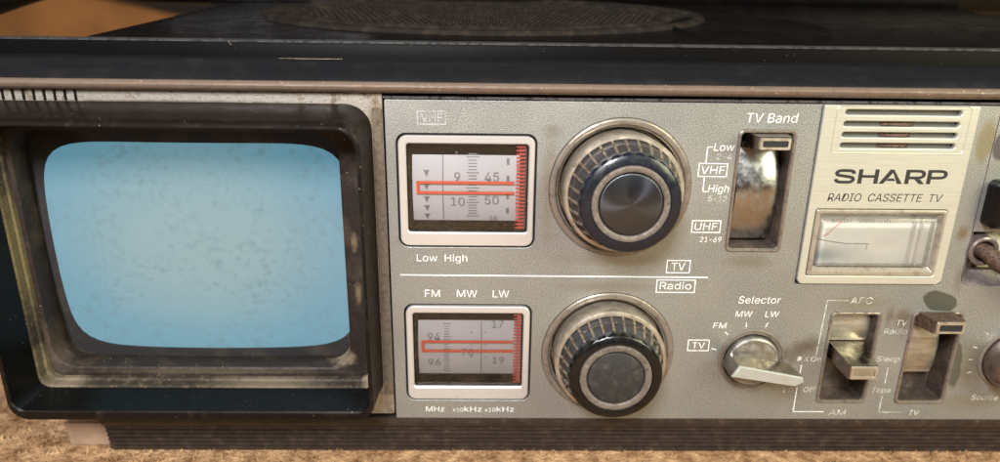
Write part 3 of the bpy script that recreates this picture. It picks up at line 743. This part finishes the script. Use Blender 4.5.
B().loft([bar_ring(-11, 13.2, 3.9, 3.3, 2.6), bar_ring(-10.4, 14.2, 3.9, 3.3, 11.2)], cap0=True, cap1=True).build('pointer_bar', M['darkchrome'], se)
B().loft([bar_ring(-10.4, 14.2, 3.9, 3.3, 11.21), bar_ring(-10.3, 14.1, 3.8, 3.2, 11.7), bar_ring(-9.9, 13.7, 3.4, 2.8, 12.0)], cap1=True).build('bar_front', mat('pale_reflection_bar_front', (.44, .45, .42), .36, .5, rvar=.15, grime=((.36, .33, .27), .3, .5, .8, .6)), se)  # front face coloured paler, painting in the bright reflection on it

# right-hand volume knob and pocket -----------------------------------------
rk = B().lathe(180, -45.8, [(11.6, -1), (11.5, .5), (10.6, .9), (10.1, 0)], cap=False).build('tone_knob', M['collar'], smooth=True)
B().lathe(180, -45.8, [(10.1, 0), (10.4, 3), (10.2, 7.5), (9.4, 8.6), (8.2, 8.8), (6.8, 8.0), (6.4, 6.0), (3.0, 5.6)], cap=True).build('knob_body', mat('purple_brown_knob', (.20, .15, .13), .2, .75, rvar=.2, grime=((.05, .035, .03), .3, .45, .7, .7), coat=.4), rk, smooth=True)
pk = B().loft([rr(155.6, 214, -18.2, 41.9, 3.5, -1.5), rr(155.6, 214, -18.2, 41.9, 3.5, .1), rr(156.3, 213.5, -17.4, 41.5, 3.2, -.2), rr(158.2, 212, -13.6, 40.5, 2.2, -3.0), rr(158.6, 212, -13.2, 40, 2.2, -5.0)], cap1=True).build('jack_pocket', mat('purple_grey_recess', (.13, .105, .105), .45, .2, grime=((.05, .04, .04), .3, .45, .62, .7), grime2=((.3, .26, .2), .6, .6, .72, .6), bump=(1, .4)))
# pale flange left of the pocket's upper half with a dark slider
B().loft([rr(155.7, 166, 1.0, 41.8, .5, -2.5), rr(155.7, 166, 1.0, 41.8, .5, -.15), rr(155.9, 165.8, 1.2, 41.6, .5, 0)], cap1=True).build('pocket_flange', M['panel'], pk)
B().loft([rr(157.2, 190, 3.2, 19, 2.5, -3), rr(157.2, 190, 3.2, 19, 2.5, 3.5), rr(158.5, 189, 4.5, 18, 2, 5)], cap1=True).build('side_grip', M['black'], pk, smooth=True)
B().box(162.5, 211, -4.8, -3.6, -13, 2.5, bevel=.4).build('residue', M['residue'], pk)
B().lathe(160.6, -5.6, [(5.2, -4.9), (5.0, .8), (4.4, 1.2), (3.6, .8), (3.3, -2)], cap=True).build('socket_ring', mat('brown_glossy_socket', (.12, .09, .085), .3, .2, coat=.5, rvar=.3), pk, smooth=True)
rod = [(160.4, -3, -5.4), (161.5, 1.5, -6.0), (164, 4, -8.2), (168, 5, -11), (174, 6, -15), (182, 7, -20)]
b = B(); rings = []
for i, p in enumerate(rod):
    t = (Vector(rod[min(i + 1, 5)]) - Vector(rod[max(i - 1, 0)])).normalized(); u = t.orthogonal().normalized()
    u = (Vector((0, 1, 0)) - t * t.y).normalized(); w = t.cross(u)
    rr_ = 2.6 + .5 * (i in (2, 4))
    rings.append([tuple(Vector(p) + (u * math.cos(q) + w * math.sin(q)) * rr_) for q in [k * PI / 10 for k in range(20)]])
b.loft(rings, cap0=True, cap1=True).build('bent_stub', M['rust'], pk, smooth=True)

THIN = -.05
# lettering on the panel ------------------------------------------------------
def let(ink, m='white'): ink.build('lettering', M[m], panel)
IT = .11
let(Ink().text('Low  High', -27.3, -10.7, 2.45, width=16.6, align='l'))
let(Ink().line(-33, -15.6, 69.9, -15.8, .42))
for s, x in (('FM', -22.4), ('MW', -10.8), ('LW', .6)): let(Ink().text(s, x, -23.5, 2.6, xs=1.08))
let(Ink().text('MHz', -22.2, -67.9, 2.1, width=6.5))
for x in (-10.7, .8):
    let(Ink().text('x10', x - 5.3, -67.9, 1.5, width=3.8, align='l').text('kHz', x - 1.1, -67.9, 2.1, width=6.2, align='l'))
let(Ink().text('VHF', -21.6, 35.4, 2.7, width=6.6).frame(-26, -17.3, 34.7, 38.7, .3), 'ghost')
let(Ink().text('TV', 59.5, -13.3, 2.7, width=4.6).frame(55.7, 63.4, -14.2, -9.8, .3))
let(Ink().text('Radio', 59.3, -20.2, 2.6, width=10.6).frame(52.9, 65.8, -21.3, -16.8, .3))
let(Ink().text('TV', 69.3, -42.3, 2.3, width=4.4).frame(65.7, 72.9, -43.2, -39.1, .28))
let(Ink().text('TV Band', 76.0, 36.3, 2.85, width=16.0, align='l', shear=IT))
let(Ink().text('Low', 70.2, 27.2, 2.45, shear=IT, width=6.4))
let(Ink().text('2-4', 70.6, 24.4, 1.9, width=4.8, shear=IT), 'faint')
let(Ink().text('VHF', 67.4, 19.7, 2.6, width=7.6, shear=.08).frame(62.9, 72.0, 18.9, 23.1, .28))
let(Ink().line(65.0, 23.4, 65.0, 28.4, .3).line(65.0, 28.4, 66.6, 28.4, .3))
let(Ink().line(65.0, 18.6, 65.0, 13.9, .3).line(65.0, 13.9, 66.4, 13.9, .3))
let(Ink().text('High', 69.9, 13.7, 2.45, shear=IT, width=6.6))
let(Ink().text('5-12', 69.9, 10.6, 1.9, width=6.0, shear=IT), 'faint')
let(Ink().text('UHF', 67.2, .9, 2.5, width=7.4, shear=.08).frame(62.7, 72.0, .1, 4.1, .28))
let(Ink().text('21-69', 69.2, -3.3, 1.85, width=7.0, shear=IT))
let(Ink().text('Selector', 81.1, -25.2, 2.6, width=14.4, align='l', shear=IT))
let(Ink().text('MW', 83.6, -30.2, 2.1, width=5.6, shear=IT)); let(Ink().text('LW', 93.3, -30.2, 2.1, width=4.6, shear=IT))
let(Ink().text('FM', 75.8, -34.6, 2.1, width=4.4, shear=IT))
let(Ink().line(84.9, -32.4, 85.1, -34.1, .28).line(92.4, -32.4, 91.7, -34.1, .28).line(78.0, -35.9, 79.2, -37.1, .28).line(73.9, -42.3, 75.6, -42.8, .28))
let(Ink().line(111.6, -23.9, 118.8, -23.9, .28).line(111.6, -23.9, 111.0, -45, .3), 'faint')
let(Ink().text('AFC', 123.2, -25.1, 2.4, width=7.4, shear=IT), 'faint')
let(Ink().text('DX', 106.6, -47.2, 1.9, width=4.0, shear=IT), 'faint'); let(Ink().text('On', 112.0 - .9, -47.2, 1.9, width=3.6, shear=IT), 'faint')
let(Ink().text('LO', 103.2, -59.6, 1.8, width=3.4, shear=IT), 'faint'); let(Ink().text('Off', 110.6, -59.4, 1.9, width=4.2, shear=IT), 'faint')
let(Ink().line(106.2, -57.5, 106.2, -67.5, .28).line(106.2, -67.5, 117.4, -67.5, .28).line(106.4, -48.6, 106.4, -52, .3))
let(Ink().text('AM', 122.2, -68.9, 2.2, width=5.8, shear=IT), 'faint')
let(Ink().text('TV', 138.6, -33.2, 2.1, width=3.8, shear=IT), 'faint'); let(Ink().text('Radio', 137.2, -36.4, 2.1, width=8.0, shear=IT), 'faint')
let(Ink().text('Sleep', 136.6, -47.2, 2.2, width=8.2, shear=IT), 'faint'); let(Ink().text('Tape', 136.4, -59.6, 2.1, width=7.0, shear=IT), 'faint')
let(Ink().line(137.3, -49.4, 137.3, -56, .3).line(137.3, -61, 137.3, -67.6, .3).line(137.3, -67.6, 145.6, -67.6, .3), 'faint')
let(Ink().text('TV', 150, -68.8, 2.0, width=3.6, shear=IT), 'faint')
let(Ink().text('Source', 174.5, -62.4, 2.1, width=9.5, shear=IT), 'faint')
let(Ink().line(165.6, -41.2, 167.2, -41.6, .3).line(165.2, -46.2, 166.8, -46.2, .3).line(169.0, -35.6, 170.2, -36.8, .3).line(165.9, -51.5, 167.4, -51.0, .3), 'faint')

# stains, rubbed dirt and dried glue that are in the panel's paint, each at its own place
def add_stains_and_tints(m, patches, nscale=260):
    nt = m.node_tree; N = nt.nodes; L = nt.links; b = N['Principled BSDF']
    cur = b.inputs['Base Color'].links[0].from_socket
    tc = N.new('ShaderNodeTexCoord')
    no = N.new('ShaderNodeTexNoise'); no.inputs['Scale'].default_value = nscale; no.inputs['Detail'].default_value = 7; no.inputs['Roughness'].default_value = .6
    L.new(tc.outputs['Object'], no.inputs['Vector'])
    for (cx, cz, rx, rz, tilt, colr, amt, soft, rag) in patches:
        mp = N.new('ShaderNodeMapping'); mp.vector_type = 'TEXTURE'
        mp.inputs['Location'].default_value = (cx * S, 0, cz * S); mp.inputs['Rotation'].default_value = (0, -tilt, 0)
        mp.inputs['Scale'].default_value = (rx * S, 1, rz * S)
        L.new(tc.outputs['Object'], mp.inputs['Vector'])
        ln = N.new('ShaderNodeVectorMath'); ln.operation = 'LENGTH'; L.new(mp.outputs[0], ln.inputs[0])
        ad = N.new('ShaderNodeMath'); ad.operation = 'MULTIPLY_ADD'; ad.inputs[1].default_value = rag
        L.new(no.outputs['Fac'], ad.inputs[0]); L.new(ln.outputs['Value'], ad.inputs[2])
        r = N.new('ShaderNodeMapRange'); r.interpolation_type = 'SMOOTHSTEP'
        r.inputs['From Min'].default_value = 1 + rag * .5; r.inputs['From Max'].default_value = 1 + rag * .5 - soft; r.inputs['To Max'].default_value = amt
        L.new(ad.outputs[0], r.inputs['Value'])
        x = N.new('ShaderNodeMix'); x.data_type = 'RGBA'; L.new(r.outputs[0], x.inputs['Factor']); L.new(cur, x.inputs['A']); x.inputs['B'].default_value = (*colr, 1)
        cur = x.outputs['Result']
    L.new(cur, b.inputs['Base Color'])
BRN, OLV, GRY = (.13, .10, .065), (.24, .20, .10), (.105, .108, .085)
add_stains_and_tints(M['meterface'], [(108, -8.6, 19, 5.4, .1, (.11, .16, .19), .9, 1.1, .3), (128, -4, 6, 3, 0, (.5, .33, .27), .35, 1, .5)], 200)  # meter face: blue-grey zone at lower left and a warm patch
add_stains_and_tints(M['ledge'], [(-157.6, -8, 1.6, 30, 0, (.17, .135, .06), .6, .7, 1.2), (-156, -50, 4, 9, 0, (.22, .18, .10), .7, .9, 1.3), (-150, -57, 9, 2.5, 0, (.24, .19, .13), .6, .9, 1.3), (-80, -57, 28, 2, 0, (.22, .17, .12), .5, .9, 1.3), (-46, -55, 3, 4, 0, (.30, .22, .14), .7, .7, 1.2)], 700)
add_stains_and_tints(M['mask'], [(-55.5, -49.5, 7, 4, .2, (.26, .20, .13), .65, .6, 1.2), (-48.5, -6, 1.6, 5, 0, (.18, .13, .08), .7, .9, 1.2), (-48.0, -24, 1.6, 6, 0, (.18, .13, .08), .7, .9, 1.2), (-154, -45, 6, 12, 0, (.10, .07, .05), .6, 1.0, .9), (-100, -54.5, 60, 1.6, 0, (.12, .09, .065), .5, .8, 1.0)], 600)
add_stains_and_tints(M['strip'], [(-39, 36, 3.5, 9, 0, (.20, .15, .09), .85, .7, 1.0), (-38.5, -62, 4, 8, 0, (.22, .17, .12), .7, .9, .9), (-100, 40.8, 60, .7, 0, (.13, .10, .07), .8, .9, 1.0)])
add_stains_and_tints(M['panel'], [(15.5, 14.5, 3.5, 26, 0, (.24, .19, .12), .5, .9, .8), (38, -9.5, 24, 3.5, 0, (.22, .18, .12), .4, .9, .9), (37, -19.5, 22, 3, 0, (.22, .18, .12), .5, .9, .9), (-20, -4, 30, 3, 0, (.2, .17, .13), .25, .9, .9), (83, -10, 12, 4, 0, (.2, .17, .1), .5, .9, .9),
    (152.9, 31, 3.6, 9, 0, OLV, .75, .5, .5), (152.6, .5, 3.0, 4.0, 0, (.20, .14, .06), .8, .9, .9), (108, -41, 8, 5, .2, BRN, .65, 1.0, .8),
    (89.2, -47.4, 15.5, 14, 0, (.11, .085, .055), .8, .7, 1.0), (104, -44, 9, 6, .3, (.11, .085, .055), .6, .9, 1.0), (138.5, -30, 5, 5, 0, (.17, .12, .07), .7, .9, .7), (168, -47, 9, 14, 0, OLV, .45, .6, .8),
    (170, -63, 18, 5, 0, OLV, .45, .9, .8), (123, -25, 14, 4, 0, (.26, .24, .16), .5, .8, .6), (16, 33, 5, 3, 0, BRN, .3, .9, .8),
    (155, -16, 2.5, 8, 0, BRN, .4, 1.0, .8), (100, -60, 22, 8, 0, OLV, .25, .9, .8), (85, 0, 30, 10, 0, OLV, .18, .9, .8),
    (158.5, 29.5, 3.2, 5.5, 0, (.09, .075, .08), .85, .3, .3), (150.3, -24.0, 6.6, 3.7, -.25, GRY, .92, .10, .55), (160.9, -48, 2.6, 11, .15, GRY, .8, .25, .8), (134, -30, 2, 6, 0, BRN, .5, .9, .8)])

# ------------------------------------------------------------------ camera
f, W = 690., 1000.
DX = Vector((39400, 307, 690)).normalized()
DN = Vector((-28, 2083, 690)); DN = (DN - DX * DN.dot(DX)).normalized()
IN = DX.cross(DN)
P0 = Vector((0, 0, 225.))
cam = bpy.data.cameras.new('camera'); co = bpy.data.objects.new('camera', cam); COL.objects.link(co)
loc = Vector((-P0.dot(DX), -P0.dot(IN), P0.dot(DN))) * S
# camera axes (right, down, forward) written in world X, Y, Z
right = Vector((DX.x, IN.x, -DN.x)); down = Vector((DX.y, IN.y, -DN.y)); fwd = Vector((DX.z, IN.z, -DN.z))
R = Matrix((right, -down, -fwd)).transposed()
co.matrix_world = Matrix.Translation(loc) @ R.to_4x4()
cam.sensor_width = 36; cam.lens = 36 * f / W
cam.clip_start = .01; cam.clip_end = 50
cam.dof.use_dof = True; cam.dof.focus_distance = .222; cam.dof.aperture_fstop = 7
sc.camera = co

# ------------------------------------------------------------------ light
def area(name, loc, target, size, sy, power, color):
    l = bpy.data.lights.new(name, 'AREA'); l.shape = 'RECTANGLE'; l.size = size; l.size_y = sy; l.energy = power; l.color = color
    o = bpy.data.objects.new(name, l); COL.objects.link(o); o.location = Vector(loc) * S
    o.rotation_euler = (Vector(target) - Vector(loc)).to_track_quat('-Z', 'Y').to_euler()
area('ceiling_lamp', (-110, -470, 360), (0, 0, 0), .16, .16, 7.2, (.99, .985, 1))
area('yellow_right_fill', (560, -420, 320), (90, 0, -10), .3, .4, 5.0, (1, .98, .66))  # added area light that gives the right side its yellowish tint
w = bpy.data.worlds.new('World'); sc.world = w; w.use_nodes = True
N = w.node_tree.nodes; L = w.node_tree.links
tc = N.new('ShaderNodeTexCoord'); sp_ = N.new('ShaderNodeSeparateXYZ'); L.new(tc.outputs['Generated'], sp_.inputs[0])
cr = N.new('ShaderNodeValToRGB'); mr = N.new('ShaderNodeMapRange'); mr.inputs['From Min'].default_value = -1; L.new(sp_.outputs['Z'], mr.inputs['Value'])
L.new(mr.outputs[0], cr.inputs[0])
e = cr.color_ramp.elements; e[0].position = .3; e[0].color = (.13, .12, .11, 1); e[1].position = 1; e[1].color = (.5, .48, .46, 1)
e2 = cr.color_ramp.elements.new(.5); e2.color = (.10, .10, .10, 1); e3 = cr.color_ramp.elements.new(.66); e3.color = (.34, .33, .33, 1)
# the room is bright on the viewer's side and dark behind the set
fb = N.new('ShaderNodeMapRange'); fb.interpolation_type = 'SMOOTHSTEP'; fb.inputs['From Min'].default_value = .25; fb.inputs['From Max'].default_value = -.45
fb.inputs['To Min'].default_value = .06; L.new(sp_.outputs['Y'], fb.inputs['Value'])
ml = N.new('ShaderNodeMix'); ml.data_type = 'RGBA'; ml.blend_type = 'MULTIPLY'; ml.inputs['Factor'].default_value = 1
L.new(cr.outputs[0], ml.inputs['A']); L.new(fb.outputs[0], ml.inputs['B'])
L.new(ml.outputs['Result'], N['Background'].inputs[0]); N['Background'].inputs[1].default_value = .9
sc.view_settings.view_transform = 'Standard'; sc.view_settings.look = 'None'; sc.view_settings.exposure = 0
